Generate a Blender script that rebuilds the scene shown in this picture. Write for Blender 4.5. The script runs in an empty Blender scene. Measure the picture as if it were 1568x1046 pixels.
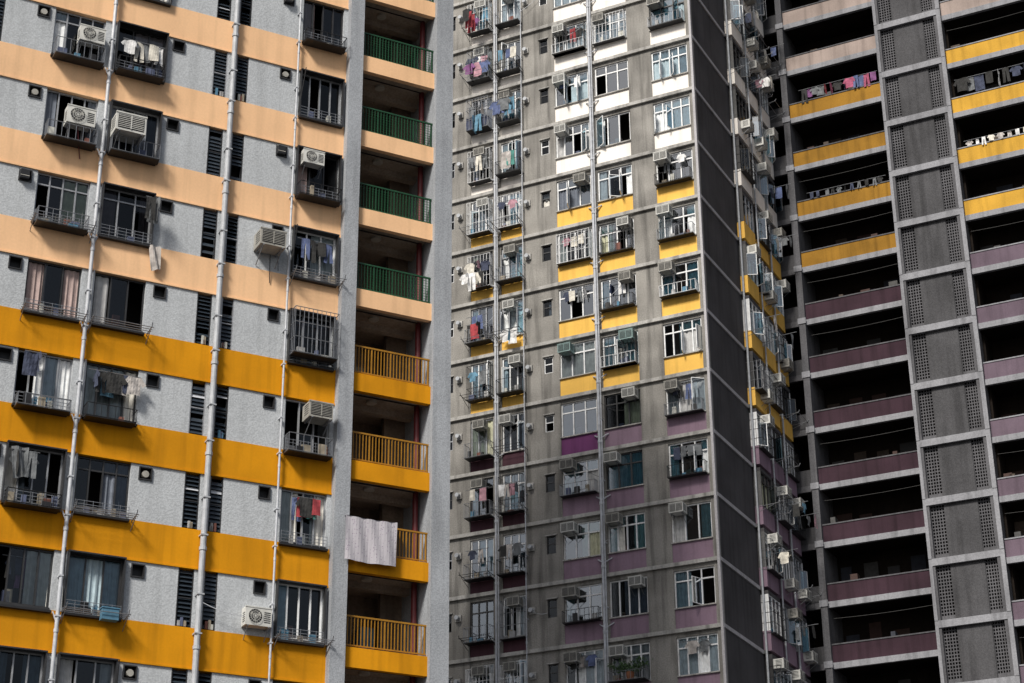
import bpy, math, random
from mathutils import Matrix, Vector
R=math.radians
random.seed(11)
scene=bpy.context.scene

# ---------------------------------------------------------------- materials
def new_mat(name):
    m=bpy.data.materials.new(name); m.use_nodes=True
    nt=m.node_tree
    return m,nt,nt.nodes['Principled BSDF']
def wall(name,col,rough=.9,grain=.12,gscale=14,streak=.35,blot=.2,bump=.25,spec=.2):
    m,nt,b=new_mat(name); N=nt.nodes; L=nt.links
    tc=N.new('ShaderNodeTexCoord')
    def noise(scale,mapscale=(1,1,1),detail=2):
        mp=N.new('ShaderNodeMapping'); mp.inputs['Scale'].default_value=mapscale
        L.new(tc.outputs['Object'],mp.inputs['Vector'])
        n=N.new('ShaderNodeTexNoise'); n.inputs['Scale'].default_value=scale; n.inputs['Detail'].default_value=detail
        L.new(mp.outputs['Vector'],n.inputs['Vector']); return n
    def rng(n,a,b_,c,d):
        r=N.new('ShaderNodeMapRange'); r.inputs[1].default_value=a; r.inputs[2].default_value=b_; r.inputs[3].default_value=c; r.inputs[4].default_value=d
        L.new(n.outputs['Fac'],r.inputs[0]); return r
    gn=noise(gscale,detail=1)
    g=rng(gn,.35,.65,1-grain,1+grain)
    s=rng(noise(1.0,(3.2,3.2,.22),4),.48,.72,1,1-streak)
    bl=rng(noise(.55,detail=3),.35,.65,1-blot,1+blot*.5)
    m1=N.new('ShaderNodeMath'); m1.operation='MULTIPLY'; L.new(g.outputs[0],m1.inputs[0]); L.new(s.outputs[0],m1.inputs[1])
    m2=N.new('ShaderNodeMath'); m2.operation='MULTIPLY'; L.new(m1.outputs[0],m2.inputs[0]); L.new(bl.outputs[0],m2.inputs[1])
    mx=N.new('ShaderNodeVectorMath'); mx.operation='SCALE'; mx.inputs[0].default_value=col
    L.new(m2.outputs[0],mx.inputs['Scale']); L.new(mx.outputs[0],b.inputs['Base Color'])
    b.inputs['Roughness'].default_value=rough; b.inputs['Specular IOR Level'].default_value=spec
    if bump>0:
        bp=N.new('ShaderNodeBump'); bp.inputs['Strength'].default_value=bump; bp.inputs['Distance'].default_value=.03
        L.new(gn.outputs['Fac'],bp.inputs['Height']); L.new(bp.outputs['Normal'],b.inputs['Normal'])
    return m
def plain(name,col,rough=.6,metal=0,var=.15):
    m,nt,b=new_mat(name); N=nt.nodes; L=nt.links
    tc=N.new('ShaderNodeTexCoord'); n=N.new('ShaderNodeTexNoise'); n.inputs['Scale'].default_value=5; n.inputs['Detail'].default_value=2
    L.new(tc.outputs['Object'],n.inputs['Vector'])
    r=N.new('ShaderNodeMapRange'); r.inputs[1].default_value=.3; r.inputs[2].default_value=.7; r.inputs[3].default_value=1-var; r.inputs[4].default_value=1+var
    L.new(n.outputs['Fac'],r.inputs[0])
    mx=N.new('ShaderNodeVectorMath'); mx.operation='SCALE'; mx.inputs[0].default_value=col
    L.new(r.outputs[0],mx.inputs['Scale']); L.new(mx.outputs[0],b.inputs['Base Color'])
    b.inputs['Roughness'].default_value=rough; b.inputs['Metallic'].default_value=metal
    return m
def glass(name,tint,refl=1.45,boost=0.06):
    m=bpy.data.materials.new(name); m.use_nodes=True; nt=m.node_tree; N=nt.nodes; L=nt.links
    N.clear(); o=N.new('ShaderNodeOutputMaterial'); t=N.new('ShaderNodeBsdfTransparent'); t.inputs[0].default_value=(*tint,1)
    g=N.new('ShaderNodeBsdfGlossy'); g.inputs['Roughness'].default_value=.06; g.inputs[0].default_value=(.9,.95,1,1)
    f=N.new('ShaderNodeFresnel'); f.inputs[0].default_value=refl
    a=N.new('ShaderNodeMath'); a.operation='ADD'; a.inputs[1].default_value=boost; L.new(f.outputs[0],a.inputs[0])
    mx=N.new('ShaderNodeMixShader'); L.new(a.outputs[0],mx.inputs[0]); L.new(t.outputs[0],mx.inputs[1]); L.new(g.outputs[0],mx.inputs[2]); L.new(mx.outputs[0],o.inputs[0])
    return m

PEACH=wall('peach_paint',(.92,.58,.33),streak=.14,blot=.08,grain=.02,bump=.06)
ORANGE=wall('golden_orange_paint',(.68,.285,.005),streak=.24,blot=.14,grain=.02,bump=.06)
STUCCO=wall('grey_white_stucco',(.50,.525,.55),grain=.11,gscale=22,streak=.16,blot=.07,bump=.3)
COLUMN=wall('column_render',(.36,.38,.41),grain=.13,gscale=24,streak=.22,blot=.1,bump=.3)
PIPE=plain('painted_pipe',(.42,.44,.47),.5)
PIPEW=plain('white_pipe',(.50,.52,.56),.4)
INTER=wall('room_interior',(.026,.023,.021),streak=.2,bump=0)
TAUPE=wall('corridor_wall',(.24,.185,.145),streak=.4,bump=0)
CEIL=wall('corridor_ceiling',(.38,.31,.25),streak=.2,bump=0)
REDP=plain('dark_red_pipe',(.12,.012,.015),.5)
GREEN=plain('green_railing_paint',(.007,.058,.022),.5)
GOLD=plain('gold_railing_paint',(.34,.16,.010),.5)
DARK=plain('dark_metal',(.014,.014,.016),.5)
ALU=plain('aluminium_frame',(.34,.35,.37),.4,.3)
BRONZE=plain('bronze_frame',(.03,.03,.032),.4)
WHITE=plain('white_frame',(.82,.83,.84),.4)
STEEL=plain('rack_steel',(.26,.27,.29),.4,.5)
ACB=plain('ac_casing',(.60,.60,.57),.5,0,.1)
ACG=plain('ac_casing_aged',(.34,.33,.30),.6,0,.2)
ACTEAL=plain('ac_casing_teal',(.22,.33,.32),.5)
GL=glass('window_glass',(.60,.66,.70),1.4,.02)
GLT=glass('teal_window_glass',(.42,.66,.74),1.5,.17)
GLD=glass('dark_window_glass',(.30,.34,.38),1.35,.01)
LOUV=plain('louvre_glass',(.032,.042,.055),.2)
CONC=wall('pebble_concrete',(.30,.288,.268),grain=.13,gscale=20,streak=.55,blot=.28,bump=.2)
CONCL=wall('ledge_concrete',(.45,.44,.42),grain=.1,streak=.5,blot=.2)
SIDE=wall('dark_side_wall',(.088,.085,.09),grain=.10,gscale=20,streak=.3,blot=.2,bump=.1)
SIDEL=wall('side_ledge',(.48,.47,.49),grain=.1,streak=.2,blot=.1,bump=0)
JAMB=wall('jamb_concrete',(.14,.14,.14),streak=.3,bump=0)
SWHITE=wall('white_spandrel',(.94,.89,.83),streak=.14,blot=.06,grain=.02,bump=0)
SYEL=wall('yellow_spandrel',(.90,.54,.12),streak=.18,blot=.08,grain=.02,bump=0)
SMAUVE=wall('mauve_spandrel',(.28,.195,.255),streak=.25,blot=.15,grain=.03,bump=0)
SMAG=wall('magenta_spandrel',(.19,.06,.17),streak=.25,blot=.15,grain=.03,bump=0)
SPLUM=wall('plum_spandrel',(.09,.043,.056),streak=.25,blot=.15,grain=.03,bump=0)
MUST=wall('mustard_parapet',(.62,.35,.05),streak=.3,blot=.2,grain=.04,bump=0)
MUST_SHADE=wall('shaded_mustard_parapet',(.32,.165,.024),streak=.4,blot=.25,grain=.04,bump=0)  # mustard parapet of the left bay, its shade put into the colour
CREAM=wall('cream_parapet',(.38,.31,.28),streak=.3,blot=.2,grain=.04,bump=0)
MAUV3=wall('mauve_parapet',(.15,.112,.145),streak=.3,blot=.2,grain=.04,bump=0)
MAUV3_SHADE=wall('shaded_mauve_parapet',(.050,.027,.038),streak=.4,blot=.25,grain=.04,bump=0)  # mauve parapet again, darkened so the colour carries the left bay's shade
C3=wall('column_concrete',(.12,.12,.13),grain=.13,gscale=18,streak=.35,blot=.2,bump=.15)
C3L=wall('slab_edge_concrete',(.29,.295,.32),grain=.1,streak=.35,blot=.15,bump=0)
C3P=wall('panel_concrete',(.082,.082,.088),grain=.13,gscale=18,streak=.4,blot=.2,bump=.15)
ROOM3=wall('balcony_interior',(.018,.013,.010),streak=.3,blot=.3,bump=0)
LAMP=plain('ceiling_lamp_cover',(.5,.46,.40),.4)
ASPH=wall('asphalt',(.05,.05,.052),streak=0,grain=.3)
fabcols=[(.75,.75,.75),(.05,.06,.10),(.10,.13,.25),(.34,.05,.06),(.03,.03,.03),(.45,.42,.40),(.12,.25,.35),(.45,.25,.30),(.20,.08,.20),(.15,.16,.17),(.65,.62,.55),(.08,.25,.22),(.36,.09,.16),(.6,.38,.1)]
FAB=[plain('fabric_%d'%i,c,.95,0,.3) for i,c in enumerate(fabcols)]
MUTED=[0,1,4,5,9,10,2,9,4,6,7]
CURT=[plain('curtain_%d'%i,c,.95,0,.15) for i,c in enumerate([(.70,.68,.63),(.50,.50,.50),(.80,.82,.83),(.40,.50,.55),(.42,.32,.30),(.16,.18,.22),(.55,.55,.40)])]
CLUT=[plain('clutter_%d'%i,c,.8,0,.2) for i,c in enumerate([(.3,.26,.2),(.1,.12,.2),(.35,.35,.35),(.2,.08,.06),(.08,.2,.3),(.5,.5,.46)])]
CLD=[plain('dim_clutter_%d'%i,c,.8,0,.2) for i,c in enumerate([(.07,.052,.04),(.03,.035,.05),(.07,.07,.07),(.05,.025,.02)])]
LEAF=plain('leaf',(.05,.10,.03),.6,0,.5);POT=plain('terracotta_pot',(.3,.12,.06),.8)

# ---------------------------------------------------------------- mesh builder
class MB:
    def __init__(s): s.v=[];s.f=[];s.m=[];s.ml=[]
    def mi(s,m):
        if m not in s.ml: s.ml.append(m)
        return s.ml.index(m)
    def box(s,x0,x1,y0,y1,z0,z1,m):
        if x1<x0:x0,x1=x1,x0
        if y1<y0:y0,y1=y1,y0
        if z1<z0:z0,z1=z1,z0
        n=len(s.v);i=s.mi(m)
        s.v+=[(x0,y0,z0),(x1,y0,z0),(x1,y1,z0),(x0,y1,z0),(x0,y0,z1),(x1,y0,z1),(x1,y1,z1),(x0,y1,z1)]
        for q in ((0,3,2,1),(4,5,6,7),(0,1,5,4),(1,2,6,5),(2,3,7,6),(3,0,4,7)):
            s.f.append(tuple(n+k for k in q)); s.m.append(i)
    def poly(s,pts,m):
        n=len(s.v);s.v+=[tuple(p) for p in pts]; s.f.append(tuple(range(n,n+len(pts)))); s.m.append(s.mi(m))
    def tube(s,p,q,r,m,n=6,caps=True):
        p=Vector(p);q=Vector(q);d=(q-p)
        if d.length<1e-6:return
        d.normalize();a=d.orthogonal().normalized();b=d.cross(a)
        k=len(s.v);i=s.mi(m)
        for t in range(n):
            an=2*math.pi*t/n;o=a*math.cos(an)*r+b*math.sin(an)*r
            s.v.append(tuple(p+o));s.v.append(tuple(q+o))
        for t in range(n):
            u=(t+1)%n
            s.f.append((k+2*t,k+2*u,k+2*u+1,k+2*t+1));s.m.append(i)
        if caps:
            s.f.append(tuple(k+2*t for t in reversed(range(n))));s.m.append(i)
            s.f.append(tuple(k+2*t+1 for t in range(n)));s.m.append(i)
    def wire(s,p,q,sag,r,m,n=10):
        p=Vector(p);q=Vector(q);pr=p
        for i in range(1,n+1):
            t=i/n;c=p.lerp(q,t)-Vector((0,0,sag*4*t*(1-t)));s.tube(pr,c,r,m,4,False);pr=c
    def grid(s,fn,nu,nv,m):
        k=len(s.v);i=s.mi(m)
        for a in range(nu+1):
            for b in range(nv+1): s.v.append(tuple(fn(a/nu,b/nv)))
        for a in range(nu):
            for b in range(nv):
                s.f.append((k+a*(nv+1)+b,k+(a+1)*(nv+1)+b,k+(a+1)*(nv+1)+b+1,k+a*(nv+1)+b+1));s.m.append(i)
    def mesh(s,name):
        me=bpy.data.meshes.new(name);me.from_pydata(s.v,[],s.f)
        for m in s.ml: me.materials.append(m)
        me.polygons.foreach_set('material_index',s.m);me.update();return me
    def build(s,name,frame,parent=None):
        if not s.v:return None
        o=bpy.data.objects.new(name,s.mesh(name));scene.collection.objects.link(o)
        if parent:
            o.parent=parent;o.matrix_parent_inverse=parent.matrix_basis.inverted()
        o.matrix_basis=frame
        return o
def frame(x,y,ang): return Matrix.Translation((x,y,0))@Matrix.Rotation(R(ang),4,'Z')
def empty(name,fr):
    e=bpy.data.objects.new(name,None);scene.collection.objects.link(e);e.matrix_basis=fr;return e

# ---------------------------------------------------------------- parts
def curtain(mb,x0,x1,y,z0,z1,m,amp=.03):
    n=max(4,int((x1-x0)/.05)); ph=random.random()*6; fr=random.uniform(25,45)
    mb.grid(lambda a,b:(x0+(x1-x0)*a,y+amp*math.sin(ph+fr*a*(x1-x0))*(1.1-.4*b),z0+(z1-z0)*b),n,1,m)
def window(mb,x0,x1,z0,z1,fm,np=3,transom=.0,y=.08,gl=None,cprob=.55,openp=.2,casement=.0,clutter=.4,fw=.045,cset=None,cy=.1):
    gl=gl or GL
    d0,d1=y,y+.06
    mb.box(x0,x1,d0,d1,z0,z0+fw,fm);mb.box(x0,x1,d0,d1,z1-fw,z1,fm)
    mb.box(x0,x0+fw,d0,d1,z0+fw,z1-fw,fm);mb.box(x1-fw,x1,d0,d1,z0+fw,z1-fw,fm)
    zt=z1-fw
    if transom>0:
        zt=z1-transom; mb.box(x0+fw,x1-fw,d0+.004,d1-.004,zt-fw*.5,zt+fw*.5,fm)
        mb.poly([(x0+fw,y+.03,zt),(x1-fw,y+.03,zt),(x1-fw,y+.03,z1-fw),(x0+fw,y+.03,z1-fw)],gl)
    w=(x1-x0)/np
    for i in range(np):
        a=x0+w*i;b=a+w
        if i>0: mb.box(a-fw*.45,a+fw*.45,d0-.01,d1+.01,z0+fw,(z1-fw),fm)
        r=random.random()
        if r<casement:
            ang=random.uniform(.6,1.4);hx=a if random.random()<.5 else b;sg=1 if hx==a else -1
            ex=hx+sg*w*math.cos(ang);ey=y-w*math.sin(ang)
            zb=z0+.04;ztp=zt-.02
            for P,Q in (((hx,y,zb),(ex,ey,zb)),((hx,y,ztp),(ex,ey,ztp)),((ex,ey,zb),(ex,ey,ztp)),((hx,y-.01,zb),(hx,y-.01,ztp))):
                mb.tube(P,Q,.022,fm,4)
            mb.poly([(hx,y,zb),(ex,ey,zb),(ex,ey,ztp),(hx,y,ztp)],gl)
        elif r<casement+openp: pass
        else:
            yy=y+.03+.004*i
            mb.poly([(a,yy,z0+fw),(b,yy,z0+fw),(b,yy,zt),(a,yy,zt)],gl)
    if random.random()<cprob:
        m=random.choice(cset or CURT);k=random.random()
        W=x1-x0;yc=y+cy
        if k<.3: curtain(mb,x0+.02,x1-.02,yc,z0+.02,z1-.05,m)
        elif k<.7:
            t=random.uniform(.2,.45);curtain(mb,x0+.02,x0+W*t,yc,z0+.02,z1-.05,m)
            if random.random()<.6: curtain(mb,x1-W*t*.8,x1-.02,yc,z0+.02,z1-.05,m)
        else:
            a=x0+W*random.uniform(.3,.6);curtain(mb,a,x1-.02,yc,z0+.02,z1-.05,m)
    if random.random()<clutter:
        for _ in range(random.randint(1,4)):
            a=random.uniform(x0+.1,x1-.35);h=random.uniform(.15,.5)
            mb.box(a,a+random.uniform(.12,.3),y+.2,y+.4,z0+.0,z0+h,random.choice(CLUT))
def garment(mb,x,y,z,kind,m,alongy=False,sc=1):
    w=.42*sc;h=.62*sc;ph=random.random()*6
    def T(a,c,d=0):
        wv=.03*math.sin(ph+a*14+c*5)+d
        return (x+wv,y+a,z+c) if alongy else (x+a,y+wv,z+c)
    if kind=='shirt':
        mb.grid(lambda a,b:T((a-.5)*w*(1+.06*(1-b)),-h*(1-b)),5,4,m)
        for sg in (-1,1):
            mb.poly([T(sg*w*.5,0),T(sg*(w*.5+.17*sc),-.24*sc),T(sg*(w*.5+.06*sc),-.33*sc),T(sg*w*.5,-.2*sc)],m)
    elif kind=='pants':
        mb.grid(lambda a,b:T((a-.5)*w*.8,-.22*sc*(1-b)),4,2,m)
        for sg in (-1,1):
            mb.grid(lambda a,b:T(sg*w*.21+(a-.5)*w*.36+sg*.03*(1-b),-.22*sc-(.68*sc)*(1-b)),2,4,m)
    else:
        mb.grid(lambda a,b:T((a-.5)*w*.9,-h*1.1*(1-b)),5,4,m)
def laundry(fr,x0,x1,y,z,n,alongy=False,cols=None,sc=1,kinds=('shirt','pants','towel')):
    mb=MB()
    if alongy: mb.tube((x0,y+.0,z+.02),(x0,y-1.3,z+.06),.014,STEEL)
    else: mb.tube((x0-.1,y,z+.02),(x1+.1,y,z+.02),.014,STEEL)
    for i in range(n):
        t=(i+.5+random.uniform(-.2,.2))/n
        m=FAB[random.choice(cols)] if cols else random.choice(FAB)
        k=random.choice(kinds)
        if alongy: garment(mb,x0+random.uniform(-.02,.02),y-.15-1.05*t,z,k,m,random.random()<.3,sc*random.uniform(.75,1.15))
        else: garment(mb,x0+(x1-x0)*t,y+random.uniform(-.08,.08),z,k,m,random.random()<.15,sc*random.uniform(.75,1.15))
    mb.build('hanging_laundry',fr)
def rack(fr,x0,x1,z,out=.55,rails=4,m=None,rise=.05):
    m=m or STEEL;mb=MB()
    for x in (x0,x1):
        mb.tube((x,0,z),(x,-out,z+rise),.016,m);mb.tube((x,0,z-.28),(x,-out*.8,z),.012,m)
        mb.tube((x,-out,z+rise),(x,-out-.06,z+rise+.12),.014,m)
    for i in range(rails):
        y=-out*(i+1)/rails;mb.tube((x0-.06,y,z+rise*(i+1)/rails),(x1+.06,y,z+rise*(i+1)/rails),.012,m)
    mb.build('clothes_drying_rack',fr)
def cage(fr,x0,x1,z0,z1,out=.4,m=None,sp=.13,name='window_security_cage',lower=False,stuff=.6):
    m=m or STEEL;mb=MB();r=.013
    levels=[z0,z1] if lower else [z0,z0+(z1-z0)*.33,z0+(z1-z0)*.66,z1]
    for z in levels:
        mb.tube((x0,-out,z),(x1,-out,z),r,m);mb.tube((x0,0,z),(x0,-out,z),r,m);mb.tube((x1,0,z),(x1,-out,z),r,m)
    n=int((x1-x0)/sp)
    for i in range(n+1):
        x=x0+(x1-x0)*i/n;mb.tube((x,-out,z0),(x,-out,z1),r*.8,m,4)
        if i%2==0: mb.tube((x,0,z0),(x,-out,z0),r*.8,m,4)
    for i in range(1,4):
        y=-out*i/4
        for x in (x0,x1): mb.tube((x,y,z0),(x,y,z1),r*.8,m,4)
    mb.box(x0,x1,-out,0,z0-.035,z0-.02,DARK)
    if random.random()<stuff:
        for _ in range(random.randint(1,4)):
            xx=random.uniform(x0+.05,x1-.3);yy=-random.uniform(.12,out-.05)
            mb.box(xx,xx+random.uniform(.1,.28),yy,yy+.1,z0,z0+random.uniform(.12,.4),random.choice(CLUT+[DARK,DARK]))
    mb.build(name,fr)
def ac_mesh(kind,body):
    mb=MB();w,h,d=(.76,.52,.34) if kind=='fan' else (.64,.42,.5)
    x0,x1=-w/2,w/2
    mb.box(x0,x1,-d,.0,0,h,body)
    mb.box(x0-.012,x1+.012,-d-.012,-d+.03,h-.02,h+.012,body)
    if kind=='fan':
        cx=-.1;cz=h/2;rr=.20
        k=24;mb.poly([(cx+rr*math.cos(2*math.pi*i/k),-d-.004,cz+rr*math.sin(2*math.pi*i/k)) for i in range(k)],DARK)
        for j in range(3):
            a=j*2*math.pi/3+.4
            P=[(cx+.04*math.cos(a),-d-.008,cz+.04*math.sin(a)),(cx+.17*math.cos(a-.3),-d-.02,cz+.17*math.sin(a-.3)),(cx+.18*math.cos(a+.45),-d-.012,cz+.18*math.sin(a+.45))]
            mb.poly(P,ACG)
        for r_ in (.07,.135,.205):
            for i in range(k):
                a=2*math.pi*i/k;b=2*math.pi*(i+1)/k
                mb.tube((cx+r_*math.cos(a),-d-.03,cz+r_*math.sin(a)),(cx+r_*math.cos(b),-d-.03,cz+r_*math.sin(b)),.006,body,4,False)
        for i in range(8):
            a=math.pi*i/8;mb.tube((cx-rr*math.cos(a),-d-.028,cz-rr*math.sin(a)),(cx+rr*math.cos(a),-d-.028,cz+rr*math.sin(a)),.004,body,4,False)
        for i in range(6): mb.box(.16,.34,-d-.006,-d+.002,.1+i*.055,.125+i*.055,DARK)
    else:
        mb.box(x0+.04,x1-.04,-d-.004,-d+.01,.05,h-.05,DARK)
        for i in range(7):
            z=.07+i*(h-.12)/7;mb.box(x0+.05,x1-.05,-d-.018,-d-.006,z,z+.012,body)
        mb.box(-.010,.010,-d-.02,-d-.004,.05,h-.05,body)
    for i in range(5):
        for xs in (x0-.003,x1-.002):
            mb.box(xs,xs+.005,-d*.85,-d*.3,.1+i*.06,.125+i*.06,DARK)
    for x in (x0+.08,x1-.08):
        mb.box(x-.015,x+.015,-d-.02,.0,-.035,-.003,STEEL)
        mb.tube((x,0,-.35),(x,-d*.9,-.035),.012,STEEL,4)
    return mb.mesh('air_conditioner_'+kind)
ACS={(k,i):ac_mesh(k,b) for k in ('fan','box') for i,b in enumerate((ACB,ACG,ACTEAL))}
def ac(fr,x,z,kind='box',c=0,y=0,s=1.0):
    o=bpy.data.objects.new('air_conditioner',ACS[(kind,c)]);scene.collection.objects.link(o)
    o.matrix_basis=fr@Matrix.Translation((x,y,z))@Matrix.Scale(s,4);return o

# ================================================================ LEFT TOWER
A1=27.5
F1=frame(-4.85,52.0,A1)
E1=empty('apartment_tower',F1)
H=2.8;Z0=24.3;ST=1.65
walls=MB();wins=MB();pipes=MB();rails=MB();inter=MB()
XL=-17
WIN=[(-9.84,-8.30),(-7.92,-6.42),(-2.0,-.60),(-15.3,-13.96)]
LOU=[(-4.87,-4.42),(-4.12,-3.74),(-11.78,-11.33),(-12.48,-12.1)]
VEN=[(-6.2,-5.82),(-2.70,-2.34),(-10.38,-10.0),(-13.8,-13.44)]
for k in range(-8,10):
    z=Z0+H*k;col=ORANGE if k<=0 else PEACH
    walls.box(XL,-.45,0,.25,z-1.15,z,col)
    walls.box(XL,-.45,-.03,0,z-1.15,z-1.10,col)
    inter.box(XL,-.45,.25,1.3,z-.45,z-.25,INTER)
    op=sorted(WIN+LOU+VEN)
    x=XL
    for (a,b) in op:
        walls.box(x,a,.015,.24,z,z+ST,STUCCO);x=b
        if (a,b) in VEN:
            walls.box(a,b,.015,.24,z,z+1.2,STUCCO);walls.box(a,b,.015,.24,z+1.58,z+ST,STUCCO)
            wins.box(a,b,.2,.23,z+1.2,z+1.58,DARK)
            wins.box(a,a+.03,-.03,.2,z+1.2,z+1.58,BRONZE);wins.box(b-.03,b,-.03,.2,z+1.2,z+1.58,BRONZE)
            wins.box(a+.03,b-.03,-.03,.2,z+1.55,z+1.58,BRONZE);wins.box(a+.03,b-.03,-.03,.2,z+1.2,z+1.23,BRONZE)
            r=random.random()
            if r<.15: wins.tube(((a+b)/2,-.04,z+1.37),((a+b)/2,.19,z+1.37),.10,ACG,10)
            elif r<.5:
                wins.box(a+.02,b-.1,-.16,.1,z+1.24,z+1.5,DARK);wins.poly([(a+.02,-.17,z+1.3),(b-.1,-.17,z+1.3),(b-.1,-.05,z+1.56),(a+.02,-.05,z+1.56)],ACG)
        elif (a,b) in LOU:
            fm=random.choice([BRONZE,BRONZE,BRONZE,ALU])
            wins.box(a,a+.03,.02,.1,z,z+ST,fm);wins.box(b-.03,b,.02,.1,z,z+ST,fm)
            openf=random.random()
            for i in range(13):
                zz=z+.04+i*(ST-.06)/13
                if random.random()<.08: continue
                t=.05 if openf<.6 else .09
                m=LOUV if random.random()<.96 else PIPEW
                wins.poly([(a+.03,.03,zz),(b-.03,.03,zz),(b-.03,.03+t,zz+.115),(a+.03,.03+t,zz+.115)],m)
            wins.box(a+.03,b-.03,.03,.09,z+ST*.5-.015,z+ST*.5+.015,fm)
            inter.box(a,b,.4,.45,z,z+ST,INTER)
            if random.random()<.4:
                for _ in range(3):
                    aa=random.uniform(a+.05,b-.12);wins.box(aa,aa+.07,.0,.05,z+.02,z+random.uniform(.15,.3),random.choice(CLUT))
        else:
            wi=WIN.index((a,b))
            fm=random.choice([BRONZE,BRONZE,ALU,BRONZE,ALU])
            if (k,wi) in ((1,2),(-3,2)): fm=WHITE
            if (k,wi)==(-1,2): fm=ALU
            window(wins,a,b,z+.06,z+ST-.02,fm,random.choice([3,4,4]),random.choice([0,0,0,.35]),y=.10,gl=random.choice([GL,GL,GLD]),cprob=.9,openp=.3,clutter=.9,cy=.07)
            wins.box(a-.03,b+.03,-.14,.14,z-.10,z-.04,DARK)
            if random.random()<.2:
                wins.box(a-.04,a,-.14,.10,z-.04,z+ST-.02,BRONZE);wins.box(b,b+.04,-.14,.10,z-.04,z+ST-.02,BRONZE)
                wins.box(a-.04,b+.04,-.16,.10,z+ST-.02,z+ST+.02,BRONZE)
            if random.random()<.85:
                for i in range(4): wins.tube((a,-.13,z+.0+i*.1),(b,-.13,z+.0+i*.1),.009,STEEL,4)
                for i in range(7):
                    xx=a+(b-a)*i/6;wins.tube((xx,-.13,z-.05),(xx,-.13,z+.32),.008,STEEL,4)
                for _ in range(random.randint(2,5)):
                    xx=random.uniform(a+.1,b-.2);wins.box(xx,xx+random.uniform(.08,.2),-.10,.03,z-.04,z+random.uniform(.1,.34),random.choice(CLUT+[DARK,DARK]))
            wins.box(a,b,-.01,.1,z-.04,z+.06,BRONZE)
            if random.random()<.3:
                xs=random.choice([a-.05,b+.05]);wins.tube((xs,-.05,z+.1),(xs+random.uniform(-.15,.15),-.35,z+random.uniform(1.5,1.9)),.015,DARK)
    walls.box(x,-.45,.015,.24,z,z+ST,STUCCO)
top=Z0+H*9+ST
walls.box(XL,3.23,0,.25,top+.03,top+1.5,PEACH)
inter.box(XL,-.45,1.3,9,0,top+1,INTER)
inter.box(-.45,3.23,2.6,9,0,top+1,TAUPE)
walls.box(XL,-.45,0,.25,0,Z0-8*H-1.15,STUCCO)
walls.box(-.47,0,-.28,2.6,0,top+2,COLUMN)
walls.box(2.60,3.20,-.28,2.6,0,top+2,COLUMN)
walls.box(XL-.3,XL,-.1,9,0,top+2,COLUMN)
for k in range(-8,10):
    z=Z0+H*k;col=ORANGE if k<=0 else PEACH
    walls.box(0,2.60,-.12,.06,z-.58,z,col)
    inter.box(0,2.60,.06,2.6,z-.42,z-.25,CEIL)
    inter.box(0,2.60,1.2,1.45,z-.62,z-.42,CEIL)
    inter.box(1.9,2.60,1.75,1.95,z-.25,z+H-.42,TAUPE)
    inter.box(.3,1.15,2.55,2.6,z-.25,z+1.8,INTER)
    inter.box(.0,.12,.06,2.6,z-.25,z+H-.42,TAUPE)
    pipes.tube((2.45,.55,z-.25),(2.45,.55,z+H-.42),.085,REDP,10)
    inter.tube((1.05,.8,z-.42),(1.05,.8,z-.50),.16,LAMP,12)
    inter.tube((.2,.5,z-.45),(2.5,.5,z-.45),.02,DARK)
    if random.random()<.6:
        xx=random.uniform(.3,1.8);inter.box(xx,xx+random.uniform(.3,.6),1.9,2.3,z-.25,z+random.uniform(1.0,1.5),random.choice(CLUT))
    g=k>0
    rm=GREEN if g else GOLD
    rails.box(0,2.60,-.03,.02,z+.9,z+.95,rm);rails.box(0,2.60,-.02,.01,z+.06,z+.1,rm)
    n=24
    for i in range(n+1):
        xx=.05+2.5*i/n;th=.022 if i%6 else .04
        rails.box(xx-th/2,xx+th/2,-.018,.008,z+.1,z+.9,rm)
    if g:
        for i in range(1,9): rails.box(.03,2.58,.012,.018,z+.1+i*.09,z+.112+i*.09,rm)
for k in (4,5,6):
    z=Z0+H*k
    inter.poly([(1.2,1.6,z-.25),(2.5,1.6,z+1.9),(2.5,1.7,z+1.6),(1.2,1.7,z-.55)],TAUPE)
    inter.poly([(1.2,1.6,z-.25),(2.5,1.6,z+1.9),(2.5,.9,z+1.9),(1.2,.9,z-.25)],CEIL)
for xp,r,m in ((-8.1,.055,PIPEW),(-4.27,.085,PIPE),(-2.16,.032,PIPEW),(-11.93,.085,PIPE)):
    pipes.tube((xp,-.14,0),(xp,-.14,top+1.5),r,m,12)
    for k in range(-8,10):
        z=Z0+H*k
        for zz in (z-.2,z+.9):
            pipes.box(xp-r-.015,xp+r+.015,-.14-r-.01,0.02,zz,zz+.04,m)
        pipes.tube((xp,-.14,z-.62),(xp,-.14,z-.52),r*1.25,m,12)
        if r==.055:
            pipes.tube((xp+.13,-.05,z-.1),(xp+.13,-.05,z+ST),.014,PIPEW,6)
            pipes.tube((xp-.12,-.05,z-.05),(xp,-.12,z-.35),.025,PIPEW,6);pipes.tube((xp+.13,-.05,z-.1),(xp,-.12,z-.4),.025,PIPEW,6)
def zf(k): return Z0+H*k
pipes.wire((-4.3,-.16,zf(-3)+.75),(-2.7,-.3,zf(-3)+.45),.12,.012,PIPEW)
pipes.wire((-2.75,-.1,zf(1)+.5),(-2.7,-.03,zf(1)-.4),0,.014,DARK);pipes.wire((-2.5,-.1,zf(1)+.5),(-2.45,-.03,zf(1)+.05),0,.01,DARK)
pipes.wire((-8.9,-.2,zf(2)+.5),(-8.7,-.03,zf(2)-.5),.05,.018,REDP)
walls.build('walls',F1,E1);wins.build('windows',F1,E1);pipes.build('drain_pipes',F1,E1);rails.build('balcony_railings',F1,E1);inter.build('interior',F1,E1)
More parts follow.
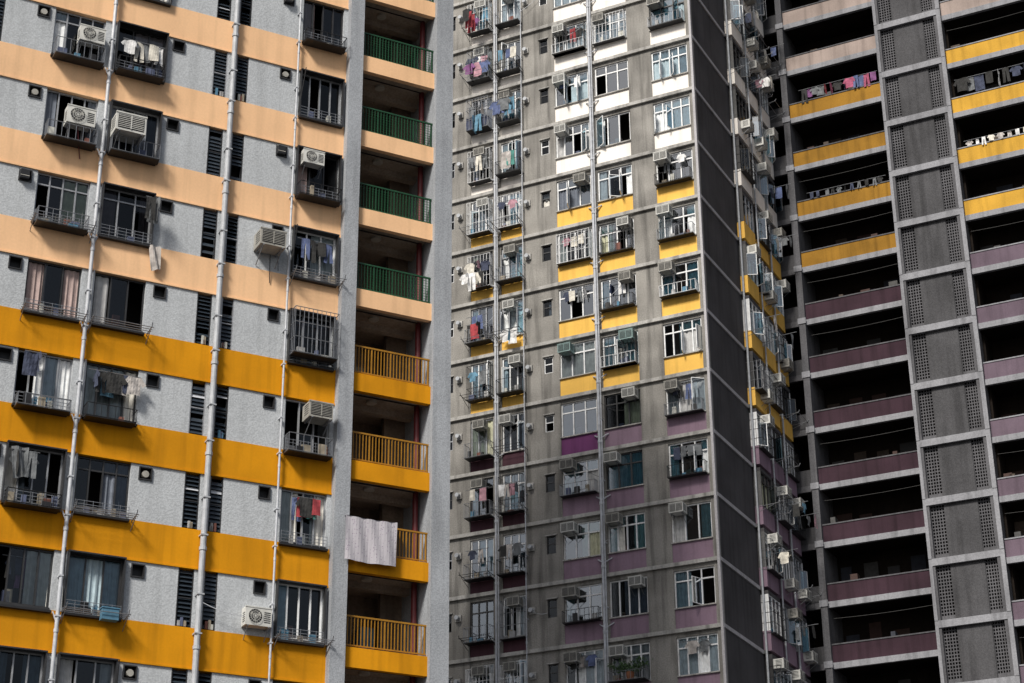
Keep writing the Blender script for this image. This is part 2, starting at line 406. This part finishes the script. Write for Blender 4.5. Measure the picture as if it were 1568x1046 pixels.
ac(F1,-8.75,zf(3)+.55,'fan',0);ac(F1,-8.85,zf(2)+.45,'fan',0,s=1.1);ac(F1,-7.45,zf(2)+.4,'box',0,s=1.4)
ac(F1,-1.55,zf(2)+1.05,'fan',0,s=.9);ac(F1,-2.85,zf(1)+.55,'box',1,s=1.25);ac(F1,-1.1,zf(-1)+.95,'box',1,s=1.15)
ac(F1,-2.62,zf(-3)+.2,'fan',0,s=1)
cage(F1,-2.0,-.62,zf(0)+.15,zf(0)+1.6,.5,m=STEEL)
for a,b,k,h in ((-9.8,-8.35,3,.5),(-7.9,-6.45,2,.45),(-9.8,-8.35,2,.45),(-2.0,-.65,-1,.5),(-7.9,-6.5,3,.4),(-9.8,-8.35,1,.4),(-7.9,-6.5,-1,.35),(-9.8,-8.35,-1,.3),(-2,-.65,2,.4),(-2,-.65,4,.35),(-9.8,-8.35,-2,.35)):
    cage(F1,a,b,zf(k)-.12,zf(k)+h-.1,.42,sp=.2,lower=True,m=random.choice([STEEL,DARK]),stuff=1)
for wi,k in ((1,0),(0,0),(1,-2),(1,-3),(0,1),(1,-4),(2,-3),(2,1)):
    a,b=WIN[wi];rack(F1,a-.05,b+.12,zf(k)-.05,.5)
laundry(F1,-7.7,-6.6,-.25,zf(3)+1.0,6,cols=[0,10,0,9,5],sc=.8);laundry(F1,-7.8,-6.5,-.2,zf(-1)+1.3,7,cols=[4,1,9,4,5,6,3],sc=.9)
laundry(F1,-1.8,-.8,-.12,zf(1)+1.25,5,cols=[0,4,9,2,4],sc=.75);laundry(F1,-1.6,-.9,-.05,zf(-2)+1.4,5,cols=[3,11,4,2,1],sc=.85)
laundry(F1,-6.65,-6.35,-.4,zf(1)+1.35,3,cols=[4,4,9],sc=.85);laundry(F1,-9.6,-9.2,-.2,zf(-1)+1.5,2,cols=[4,1],sc=.9);laundry(F1,-9.7,-9.1,-.2,zf(-2)+1.4,3,cols=[4,9,1],sc=1)
laundry(F1,-9.5,-8.7,.3,zf(-3)+1.4,4,cols=[4,8,1],sc=.9)
def cloth(fr,x,y,z,w,h,m,name='hanging_cloth'):
    mb=MB();p=random.random()*6
    mb.grid(lambda a,c:(x+w*(a-.5)*(1-.45*(1-c)*a)+.12*(1-c),y-.05*math.sin(p+a*9+c*2),z-h*(1-c)+.1*a*(1-c)),8,8,m)
    mb.build(name,fr)
cloth(F1,-6.3,-.15,zf(1)-.05,.34,.8,FAB[5]);cloth(F1,-9.55,-.22,zf(-2)+1.5,.45,.9,FAB[9])
mb=MB();mb.box(-7.0,-6.55,-.45,-.2,zf(-3)-.18,zf(-3)+.12,CLUT[4]);mb.box(-7.02,-6.53,-.47,-.18,zf(-3)+.12,zf(-3)+.15,CLUT[4]);mb.build('storage_box',F1)
# bedsheet
mb=MB()
SH,nt,b=new_mat('spotted_bedsheet');tc=nt.nodes.new('ShaderNodeTexCoord');vo=nt.nodes.new('ShaderNodeTexVoronoi');vo.inputs['Scale'].default_value=13
nt.links.new(tc.outputs['Object'],vo.inputs['Vector']);cr=nt.nodes.new('ShaderNodeValToRGB');cr.color_ramp.elements[0].color=(.30,.25,.33,1);cr.color_ramp.elements[0].position=.18;cr.color_ramp.elements[1].color=(.48,.46,.50,1);cr.color_ramp.elements[1].position=.26
nt.links.new(vo.outputs['Distance'],cr.inputs[0]);nt.links.new(cr.outputs[0],b.inputs['Base Color']);b.inputs['Roughness'].default_value=.95
zz=zf(-2)
mb.grid(lambda a,c:(-.15+1.62*a,-.36-.03*math.sin(a*11)*(1-c)-.02*math.sin(a*23+c*3),zz-.33+1.32*c-.03*math.sin(a*3.1)),20,8,SH)
mb.grid(lambda a,c:(-.15+1.62*a,-.36+.36*c,zz+.99-.03*math.sin(a*3.1)-.03*math.sin(c*3.1)),20,3,SH)
mb.build('hanging_bedsheet',F1)

# ================================================================ MIDDLE TOWER
A2=-26.5
F2=frame(8.4,73.9,A2);E2=empty('apartment_tower',F2)
FS=frame(8.4,73.9,A2+90)
ZM=33.9
w2=MB();g2=MB();p2=MB();i2=MB()
W2=[(-2.05,-.26),(-4.94,-3.22),(-7.02,-5.28),(-9.91,-8.77),(-11.5,-10.35)]
SM=[(-7.80,-7.36),(-12.75,-12.4)]
for k in range(-12,12):
    z=ZM+H*k
    col=SWHITE if k>=4 else SYEL if k>=0 else SMAUVE
    w2.box(-17,0.0,-.12,.25,z-.08,z+.08,CONCL)
    x=-17
    for (a,b) in sorted(W2+SM):
        w2.box(x,a,0,.25,z+.08,z+H-.08,CONC);x=b
        if (a,b) in SM:
            w2.box(a,b,0,.25,z+.08,z+1.35,CONC);w2.box(a,b,0,.25,z+2.15,z+H-.08,CONC)
            window(g2,a,b,z+1.35,z+2.15,random.choice([WHITE,BRONZE,BRONZE,ALU]),1,.35,y=.05,gl=GLD,cprob=.2,openp=.2,clutter=0,fw=.045)
            g2.box(a-.05,b+.05,-.06,.0,z+2.15,z+2.2,CONCL)
            continue
        wi=W2.index((a,b));big=wi<3
        sh=.95 if big else .75
        cc=col if not(not big and k<0) else SPLUM
        if wi==2 and k==-1: cc=SMAG
        w2.box(a,b,.02,.22,z+.08,z+sh,cc)
        w2.box(a,b,.02,.22,z+2.55,z+H-.08,CONC)
        i2.box(a,b,.22,1.2,z-.1,z+.1,INTER)
        fm=random.choice([WHITE,WHITE,WHITE,BRONZE,WHITE,WHITE]) if big else random.choice([WHITE,ALU,BRONZE,WHITE])
        if k in (0,4,5) and big: fm=WHITE
        window(g2,a,b,z+sh,z+2.55,fm,random.choice([3,4]) if big else 3,random.choice([0,.45,.45,.5]),y=.08,gl=random.choice([GL,GLT,GLT]),cprob=.88,openp=.12,casement=.16 if big else .28,clutter=.7,fw=.06,cset=[CURT[0],CURT[2],CURT[2],CURT[3],CURT[1],CURT[6],CURT[5]],cy=.08)
        g2.box(a-.02,b+.02,-.06,.1,z+sh-.03,z+sh+.02,CONCL)
        if big:
            if random.random()<.68:
                xx=(a+.4 if random.random()<.6 else b-.4)
                ac(F2,xx,z+random.uniform(2.02,2.15),'box',random.choice([0,0,0,1,1,2]) if k<2 else random.choice([0,0,1,1]),y=.05,s=random.uniform(.9,1.05))
            if random.random()<.3: cage(F2,a+.05,b-.05,z+sh,z+sh+.5,.35,sp=.2,lower=True,m=random.choice([STEEL,WHITE,DARK]),stuff=.9)
            if random.random()<.15: cage(F2,a+.05,b-.05,z+sh,z+2.4,.25,m=random.choice([DARK,WHITE]),sp=.18)
            if random.random()<.3: laundry(F2,a+.3,b-.3,-.05,z+2.3,random.randint(2,4),cols=MUTED,sc=.75)
        else:
            r=random.random()
            if r<.5: cage(F2,a,b,z+sh-.1,z+2.3,random.uniform(.3,.55),m=random.choice([DARK,STEEL,WHITE]),sp=.16,stuff=1)
            elif r<.92: cage(F2,a-.05,b+.05,z+sh-.1,z+sh+.55,.5,m=random.choice([DARK,STEEL]),sp=.2,lower=True,stuff=1)
            if random.random()<.45: ac(F2,random.uniform(a+.3,b-.3),z+2.0,'box',random.choice([0,1]),s=.9)
            if random.random()<.6: rack(F2,a-.1,b+.1,z+.72,random.uniform(.7,1.0),3,m=random.choice([STEEL,DARK]))
            if random.random()<.4: laundry(F2,a+.1,b-.1,-.45,z+1.9,random.randint(2,4),cols=MUTED,sc=.8)
    w2.box(x,0,0,.25,z+.08,z+H-.08,CONC)
    for xv,zz in ((-8.5,1.75),(-12.05,1.9)):
        p2.tube((xv,.0,z+zz),(xv,-.26,z+zz),.10,PIPE,10);p2.box(xv-.14,xv+.14,-.08,0,z+zz-.15,z+zz+.15,CONCL)
for xp,r in ((-5.11,.06),(-5.0,.03),(-10.13,.05),(-10.02,.03),(-8.70,.025)):
    p2.tube((xp,-.2,0),(xp,-.2,ZM+12*H),r,PIPEW,8)
    for k in range(-12,12):
        z=ZM+H*k
        p2.tube((xp,-.2,z+.3),(xp,-.2,z+.42),r*1.4,PIPEW,8);p2.box(xp-.02,xp+.02,-.2,0,z+1.4,z+1.44,PIPEW)
        if r>=.05:
            p2.tube((xp-.3,.0,z+.75),(xp,-.2,z+.55),.03,PIPEW,6);p2.tube((xp+.35,.0,z+.75),(xp,-.2,z+.5),.03,PIPEW,6)
        if random.random()<.4:
            xe=xp+random.choice([-1,1])*random.uniform(.8,1.6);p2.wire((xp,-.22,z+random.uniform(.9,2.4)),(xe,-.1,z+random.uniform(1,2.4)),.15,.01,random.choice([DARK,PIPEW]))
topm=ZM+12*H
i2.box(-17,-1.2,1.2,20,0,topm,INTER)
w2.box(-17,0,0,20,topm,topm+.8,CONC)
p2.box(-.06,.05,-.14,.0,0,topm,SIDEL)
laundry(F2,-10.9,-10.4,-.6,ZM+H*7+1.1,4,True,cols=[3,8,4,1]);laundry(F2,-11.4,-10.5,-.55,ZM+H*6+1.5,6,sc=1.0,cols=[3,8,4,7,2])
laundry(F2,-11.4,-10.5,-.55,ZM+H*5+1.3,4,cols=[0,1,2,6]);laundry(F2,-9.9,-8.9,-.6,ZM+H*5+1.8,5,cols=[1,2,9,6],kinds=('pants','shirt'))
laundry(F2,-9.6,-8.9,-.5,ZM+H*4+1.7,2,cols=[5,11,5],sc=1.3,kinds=('towel',));laundry(F2,-11.5,-10.5,-.7,ZM+H*2+1.2,5,cols=[0,1,10,4,0])
laundry(F2,-9.6,-9.0,-.5,ZM+H*1+.9,3,cols=[6,0,1]);laundry(F2,-11.4,-10.6,-.5,ZM+H*1+1.5,3,cols=[4,3,4]);laundry(F2,-6.8,-5.6,.02,ZM+H*6+2.3,4,cols=[4,8,4,3],sc=.9)
# plant
mb=MB();pz=ZM-5*H+1.0
for i in range(10):
    a=2*math.pi*i/10;b=2*math.pi*(i+1)/10
    mb.poly([(-4.0+.13*math.cos(a),-.3+.13*math.sin(a),pz),(-4.0+.13*math.cos(b),-.3+.13*math.sin(b),pz),(-4.0+.19*math.cos(b),-.3+.19*math.sin(b),pz+.3),(-4.0+.19*math.cos(a),-.3+.19*math.sin(a),pz+.3)],POT)
for i in range(14):
    d=Vector((random.gauss(0,1.2),random.gauss(0,.5),random.uniform(.5,1.6))).normalized()*random.uniform(.4,.95)
    s0=Vector((-4.0,-.3,pz+.28));mb.tube(s0,s0+d,.01,LEAF,4)
    for j in range(30):
        c=s0+d*random.uniform(.3,1.05)+Vector((random.gauss(0,.09),random.gauss(0,.09),random.gauss(0,.07)))
        u=Vector((random.gauss(0,1),random.gauss(0,1),random.gauss(0,1))).normalized()*.07;v=u.orthogonal().normalized()*.03
        mb.poly([c-u,c+v,c+u,c-v],LEAF)
mb.build('potted_plant',F2)
cage(F2,-4.9,-3.3,pz-.02,pz+.35,.5,sp=.2,lower=True)
w2.build('walls',F2,E2);g2.build('windows',F2,E2);p2.build('drain_pipes',F2,E2);i2.build('interior',F2,E2)
# side face
ws=MB();gs=MB()
DW=4.6;LEN=10.14
WS=[(4.8,6.3),(6.8,8.1),(8.6,9.9)]
for k in range(-12,12):
    z=ZM+H*k;col=SWHITE if k>=4 else SYEL if k>=0 else SMAUVE
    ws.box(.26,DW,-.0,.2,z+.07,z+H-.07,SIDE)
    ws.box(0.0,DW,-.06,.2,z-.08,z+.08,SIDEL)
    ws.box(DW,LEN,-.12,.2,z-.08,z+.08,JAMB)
    x=DW
    for a,b in WS:
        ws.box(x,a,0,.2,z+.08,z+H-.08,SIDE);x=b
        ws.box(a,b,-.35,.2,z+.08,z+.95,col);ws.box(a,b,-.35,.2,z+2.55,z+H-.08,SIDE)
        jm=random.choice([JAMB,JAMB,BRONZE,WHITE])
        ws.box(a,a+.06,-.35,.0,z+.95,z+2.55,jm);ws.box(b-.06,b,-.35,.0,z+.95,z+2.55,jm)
        window(gs,a+.06,b-.06,z+.95,z+2.55,random.choice([WHITE,ALU,BRONZE]),3,.45,y=-.33,gl=random.choice([GL,GLT]),casement=.3,openp=.1)
        if random.random()<.6: ac(FS,random.uniform(a+.4,b-.4),z+random.choice([.6,2.1]),'box',random.choice([0,0,1]),y=-.3)
        r=random.random()
        if r<.35: cage(FS,a,b,z+.85,z+2.2,random.uniform(.5,.8),m=random.choice([STEEL,DARK,DARK]),sp=.2)
        elif r<.7: rack(FS,a,b,z+.9,1.1,3)
        if random.random()<.2: laundry(FS,random.uniform(a,b-.4),b,-.3,z+1.7,3,True,cols=MUTED,sc=.8)
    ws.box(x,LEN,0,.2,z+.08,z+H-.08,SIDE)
ws.tube((DW+.1,-.15,0),(DW+.1,-.15,topm),.05,PIPE,8);ws.tube((6.55,-.4,0),(6.55,-.4,topm),.04,PIPE,8);ws.tube((8.35,-.4,0),(8.35,-.4,topm),.05,PIPE,8)
ws.build('side_walls',FS,E2);gs.build('side_windows',FS,E2)

# ================================================================ RIGHT TOWER
F3=frame(12.92,82.97,A2);E3=empty('apartment_tower',F3)
w3=MB();i3=MB();b3=MB()
ZR=36.8+1.6
top3=ZR+H*13
def section(x0,x1):
    w3.box(x0,x0+.26,-.2,.4,0,top3,C3);w3.box(x1-.36,x1,-.2,.4,0,top3,C3)
    pa,pb=x0+.89,x1-.94
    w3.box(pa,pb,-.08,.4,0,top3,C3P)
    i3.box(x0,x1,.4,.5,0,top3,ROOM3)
    for k in range(-13,13):
        z=ZR+H*k
        w3.box(x0,x1,-.24,-.0,z-.16,z+.16,C3L)
        w3.box(x0-.0,x0+.15,-.26,-.2,z+.16,z+H-.16,C3L);w3.box(x1-.2,x1,-.26,-.2,z+.16,z+H-.16,C3L)
        for a,b in ((x0+.26,pa),(pb,x1-.36)):
            w3.box(a,b,0,.1,z+.16,z+.35,C3)
            n=5
            for i in range(n+1):
                xx=a+(b-a)*i/n;b3.box(xx-.022,xx+.022,0,.1,z+.35,z+H-.15,C3)
            for i in range(15):
                zz=z+.35+i*(H-.5)/15;b3.box(a,b,.004,.096,zz,zz+.05,C3)
def bay(x0,x1,off=0,cols=(CREAM,MUST,MAUV3),kind=1):
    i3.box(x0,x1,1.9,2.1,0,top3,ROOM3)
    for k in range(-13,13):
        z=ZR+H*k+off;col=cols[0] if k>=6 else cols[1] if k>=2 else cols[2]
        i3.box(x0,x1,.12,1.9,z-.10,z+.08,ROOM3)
        w3.box(x0,x1,-.06,.12,z-.18,z+.10,C3L if kind else C3)
        if kind:
            w3.box(x0,x1,0,.12,z+.10,z+.90,col)
            w3.box(x0,x1,-.03,.15,z+.90,z+.96,C3L if cols[1] is MUST else C3)
            n=int((x1-x0)/1.1)
            for i in range(n):
                if random.random()<.75:
                    a=x0+.15+i*1.1;h=random.uniform(1.7,2.3)
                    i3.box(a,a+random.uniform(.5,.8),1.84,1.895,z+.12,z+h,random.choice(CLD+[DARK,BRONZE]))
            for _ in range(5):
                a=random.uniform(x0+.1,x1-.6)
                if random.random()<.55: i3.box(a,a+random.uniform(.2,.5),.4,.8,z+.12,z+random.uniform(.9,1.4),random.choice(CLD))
            if random.random()<.4: i3.wire((x0+.1,.3,z+2.2),(x1-.1,.3,z+2.2),.05,.009,CLD[2])
        else:
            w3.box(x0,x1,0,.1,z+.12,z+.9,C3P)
bay(0,1.05,-1.15,kind=0);w3.box(1.05,1.36,-.2,1.9,0,top3,C3)
for k in range(-13,13): w3.box(1.0,1.4,-.24,-.2,ZR+H*k-1.3,ZR+H*k-1.0,C3L)
bay(1.36,6.12,-1.15,(CREAM,MUST_SHADE,MAUV3_SHADE));section(6.12,9.46);bay(9.46,14.2,-.3);section(14.2,17.54);bay(17.54,22.2)  # bay by the inner corner takes the parapet colours with painted-in shade
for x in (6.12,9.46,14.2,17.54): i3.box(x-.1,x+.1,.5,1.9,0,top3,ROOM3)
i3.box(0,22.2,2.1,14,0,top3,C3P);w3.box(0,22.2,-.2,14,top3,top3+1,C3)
w3.build('walls',F3,E3);i3.build('balcony_interiors',F3,E3);b3.build('breeze_blocks',F3,E3)
laundry(F3,2.0,5.9,-.05,ZR+5*H+.42,13,cols=[3,8,12,4,9,2,12,8,3],sc=.8);laundry(F3,2.0,5.8,-.05,ZR+3*H+.1,11,cols=[5,9,1,4,9],sc=.5)
laundry(F3,9.8,13.8,.0,ZR+4*H+1.6,9,cols=[0,1,2,9,4,6,4],sc=1.1);laundry(F3,9.9,13.6,.0,ZR+3*H+.95,10,cols=[0,5,10,5],sc=.5)

g=MB();g.box(-600,600,-600,900,-.2,0,ASPH);g.build('ground',Matrix.Identity(4))

# ================================================================ light
SUN_AZ=Vector((-.47,-.88,0)).normalized();EL=44
d=Vector((SUN_AZ.x*math.cos(R(EL)),SUN_AZ.y*math.cos(R(EL)),math.sin(R(EL))))
sl=bpy.data.lights.new('sun','SUN');sl.energy=4.1;sl.angle=R(12);sl.color=(1,.945,.86)
so=bpy.data.objects.new('sun',sl);scene.collection.objects.link(so);so.rotation_euler=d.to_track_quat('Z','Y').to_euler();so.location=(0,0,100)
w=bpy.data.worlds.new('World');scene.world=w;w.use_nodes=True;nt=w.node_tree
bg=nt.nodes['Background'];sky=nt.nodes.new('ShaderNodeTexSky');sky.sky_type='NISHITA';sky.sun_disc=False
sky.sun_elevation=R(EL);sky.sun_rotation=math.atan2(d.x,d.y)%(2*math.pi)
sky.dust_density=3
hs=nt.nodes.new('ShaderNodeHueSaturation');hs.inputs['Saturation'].default_value=.55
nt.links.new(sky.outputs[0],hs.inputs['Color']);nt.links.new(hs.outputs[0],bg.inputs[0]);bg.inputs[1].default_value=.09

c=bpy.data.cameras.new('camera');c.sensor_width=36;c.lens=2900/1568*36;c.clip_end=3000;c.clip_start=.5
co=bpy.data.objects.new('camera',c);scene.collection.objects.link(co)
co.matrix_world=Matrix.Translation((0,0,1.6))@Matrix.Rotation(R(114.5),4,'X')@Matrix.Rotation(R(-.42),4,'Z')
scene.camera=co
scene.view_settings.view_transform='Standard';scene.view_settings.look='None';scene.view_settings.exposure=0
